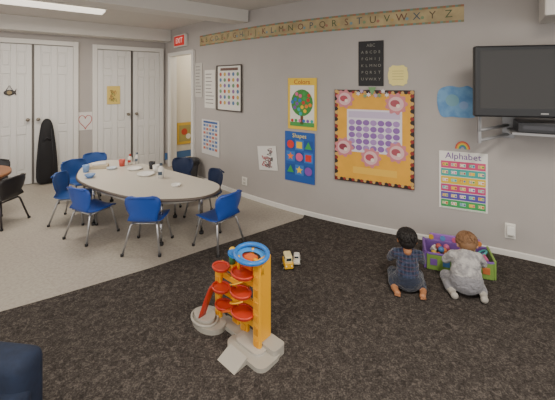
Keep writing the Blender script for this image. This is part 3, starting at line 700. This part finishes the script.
def head(parent,c,Rm,skin,hair,hl):
    e=bpy.data.objects.new('head',None); sc.collection.objects.link(e); e.parent=parent; e.matrix_local=T(*c)@Rm; e.empty_display_size=.02
    pr=[('e',(0,-.005,.012),(.070,.078,.070),skin),('e',(0,.012,-.022),(.058,.058,.052),skin),('e',(0,.035,-.045),(.028,.026,.022),skin),
        ('e',(.03,.038,-.028),(.026,.024,.024),skin),('e',(-.03,.038,-.028),(.026,.024,.024),skin),('c',(0,.072,-.006),(0,.078,-.020),.006,.009,skin),
        ('c',(0,-.005,-.03),(0,-.02,-.085),.034,.034,skin)]
    for s in(-1,1): pr+=[('e',(s*.070,-.006,-.012),(.009,.014,.021),skin),('e',(s*.066,0,-.022),(.008,.010,.010),skin)]
    organic('face',pr,.004,e,4)
    k=B()
    for s in(-1,1):
        k.sph((s*.026,.066,.0),(.010,.007,.008),M('EDE8E2',.3),u=12,v=8); k.sph((s*.026,.0715,.0),(.0055,.003,.0055),M('2A1A12',.2),u=10,v=8)
        k.tube([(s*.038,.066,.015),(s*.026,.0735,.019),(s*.015,.072,.017)],.0022,hair,seg=6)
    k.tube([(-.016,.0655,-.040),(-.006,.070,-.0425),(.006,.070,-.0425),(.016,.0655,-.040)],[.002,.0038,.0038,.002],M('A85A50',.5),seg=8)
    k.make('facial_features',I4,e)
    hp=[('e',(0,-.014,.020),(.0765,.080,.072),hair),('e',(0,-.034,-.012),(.066,.056,.058),hair)]
    organic('hair_cap',hp,.005,e,2)
    k=B(); rr=random.Random(5)
    for i in range(460):
        az=rr.uniform(0,2*math.pi); el=math.asin(rr.uniform(-.35,1))
        d=Vector((math.cos(az)*math.cos(el),math.sin(az)*math.cos(el),math.sin(el)))
        if d.y>.45 and d.z<.55: continue
        if abs(d.x)>.75 and d.z<-.1 and d.y>-.3: continue
        crown=Vector((.01,-.06,.08)).normalized()
        g=(d-crown); g=(g-d*g.dot(d)); 
        if g.length<1e-3: continue
        g.normalize(); g=(g+Vector((rr.gauss(0,.25),rr.gauss(0,.25),rr.gauss(0,.25)))); g=(g-d*g.dot(d)).normalized()
        P=[]
        for f in(0,.35,.7,1):
            dd=(d+g*f*hl/.075).normalized(); P.append(Vector((dd.x*.079,dd.y*.083-.014,dd.z*.076+.018))*(1+.015*math.sin(f*2.2)))
        k.tube(P,[.0038,.0042,.0032,.0009],hair,seg=5)
    k.make('hair_locks',I4,e)
plaid,nt,b=nodemat('plaid_shirt')
tc=nt.nodes.new('ShaderNodeTexCoord'); prev=None
base=nt.nodes.new('ShaderNodeRGB'); base.outputs[0].default_value=C('242B3F'); prev=base.outputs[0]
for ax,col in(('X','4E5A74'),('Z','60444C'),('Y','3E4C68')):
    wv=nt.nodes.new('ShaderNodeTexWave'); wv.bands_direction=ax; wv.inputs['Scale'].default_value=11; wv.inputs['Distortion'].default_value=1.0; wv.inputs['Detail Scale'].default_value=1.5
    r=nt.nodes.new('ShaderNodeValToRGB'); r.color_ramp.elements[0].position=.68; r.color_ramp.elements[1].position=.85
    mm=nt.nodes.new('ShaderNodeMixRGB'); mm.inputs[2].default_value=C(col); ml=nt.nodes.new('ShaderNodeMath'); ml.operation='MULTIPLY'; ml.inputs[1].default_value=.4
    nt.links.new(tc.outputs['Object'],wv.inputs['Vector']); nt.links.new(wv.outputs['Fac'],r.inputs['Fac']); nt.links.new(r.outputs['Color'],ml.inputs[0]); nt.links.new(ml.outputs[0],mm.inputs[0]); nt.links.new(prev,mm.inputs[1]); prev=mm.outputs[0]
nt.links.new(prev,b.inputs['Base Color']); b.inputs['Roughness'].default_value=.95; add_folds(nt,b,.8)
def empty(name,X):
    e=bpy.data.objects.new(name,None); sc.collection.objects.link(e); e.matrix_world=X; e.empty_display_size=.05; return e
# child 1: sitting between heels, back to camera
sk=M('A8734F',.55); jn=M('2A3040',.9,noise=.15,nscale=60,folds=.8); hr=M('17110F',.6,bump=.2,nscale=60)
E=empty('toddler',T(.935,2.37,.008)@RZ(-.22)@Matrix.Scale(.88,4))
pr=[('e',(0,-.01,.085),(.105,.085,.082),jn),('e',(0,.0,.14),(.093,.076,.078),plaid),('e',(0,.012,.20),(.090,.070,.08),plaid),('e',(0,.02,.255),(.088,.062,.06),plaid),
 ('c',(-.064,.022,.290),(.064,.022,.290),.036,.036,plaid),('c',(0,.022,.30),(0,.028,.345),.034,.031,sk),('c',(-.02,.018,.318),(.02,.018,.318),.030,.030,plaid)]
for s in(-1,1):
    pr+=[('c',(s*.055,.0,.075),(s*.100,.13,.062),.064,.048,jn),('c',(s*.100,.13,.050),(s*.118,.02,.038),.042,.032,jn),('c',(s*.118,.02,.036),(s*.112,-.03,.032),.029,.026,jn),
     ('c',(s*.112,-.035,.030),(s*.096,-.095,.028),.026,.023,sk),('e',(s*.093,-.108,.028),(.026,.020,.022),sk),
     ('c',(s*.094,.022,.286),(s*.128,.085,.205),.037,.029,plaid),('c',(s*.128,.085,.205),(s*.105,.190,.195),.029,.023,plaid),('c',(s*.105,.190,.195),(s*.10,.21,.19),.017,.015,sk)]
organic('body',pr,.006,E,4)
hand('hand_right',(.10,.215,.19),(-.1,1,-.3),(0,0,1),sk,E,1); hand('hand_left',(-.10,.215,.19),(.1,1,-.3),(0,0,1),sk,E,-1)
head(E,(0,.038,.395),RX(-.25)@RZ(-.1),sk,hr,.03)
k=B()
for s in(-1,1):
    for j in range(5): k.sph((s*(.078+.0085*j),-.126+.002*j,.018),(.0055,.007,.0065),sk,u=10,v=6)
k.make('toes',I4,E)
# child 2: kneeling, leaning forward over the bin
sk2=M('D4A283',.55); gy,gy2=M('929092',.95,h2='B6B3B2',nscale=22,folds=.8),M('86858A',.95,noise=.12,nscale=50,folds=.8); hr2=M('7E5C3E',.6,bump=.2,nscale=60); sh=M('A9A49C',.7)
E=empty('toddler',T(1.335,2.33,.008)@RZ(-.24)@Matrix.Scale(.90,4))
pr=[('e',(-.01,-.02,.105),(.118,.095,.092),gy2),('e',(-.005,.0,.155),(.112,.090,.088),gy),('e',(.005,.03,.205),(.106,.084,.080),gy),('e',(.016,.065,.240),(.100,.074,.068),gy),
 ('c',(-.050,.085,.255),(.084,.090,.255),.037,.037,gy),('e',(.02,.065,.288),(.056,.042,.028),gy),('c',(.02,.085,.270),(.028,.110,.300),.034,.032,sk2)]
for s in(-1,1):
    pr+=[('c',(-.01+s*.055,-.01,.085),(-.01+s*.112,.10,.062),.066,.05,gy2),('c',(-.01+s*.112,.10,.052),(-.01+s*.118,-.02,.042),.044,.034,gy2),
     ('c',(-.01+s*.116,-.03,.036),(-.01+s*.104,-.088,.028),.028,.024,sh),('e',(-.01+s*.102,-.102,.030),(.028,.020,.028),sh),
     ('c',(.018+s*.092,.090,.250),(.020+s*.140,.135,.180),.039,.031,gy),('c',(.020+s*.140,.135,.180),(.022+s*.108,.215,.175),.031,.024,gy),('c',(.022+s*.108,.215,.175),(.022+s*.1,.232,.175),.017,.015,sk2)]
organic('body',pr,.006,E,4)
hand('hand_right',(.122,.235,.175),(-.1,1,-.3),(0,0,1),sk2,E,1); hand('hand_left',(-.078,.235,.175),(.1,1,-.3),(0,0,1),sk2,E,-1)
head(E,(.045,.145,.325),RX(-.65)@RZ(-.2),sk2,hr2,.035)
print('done')
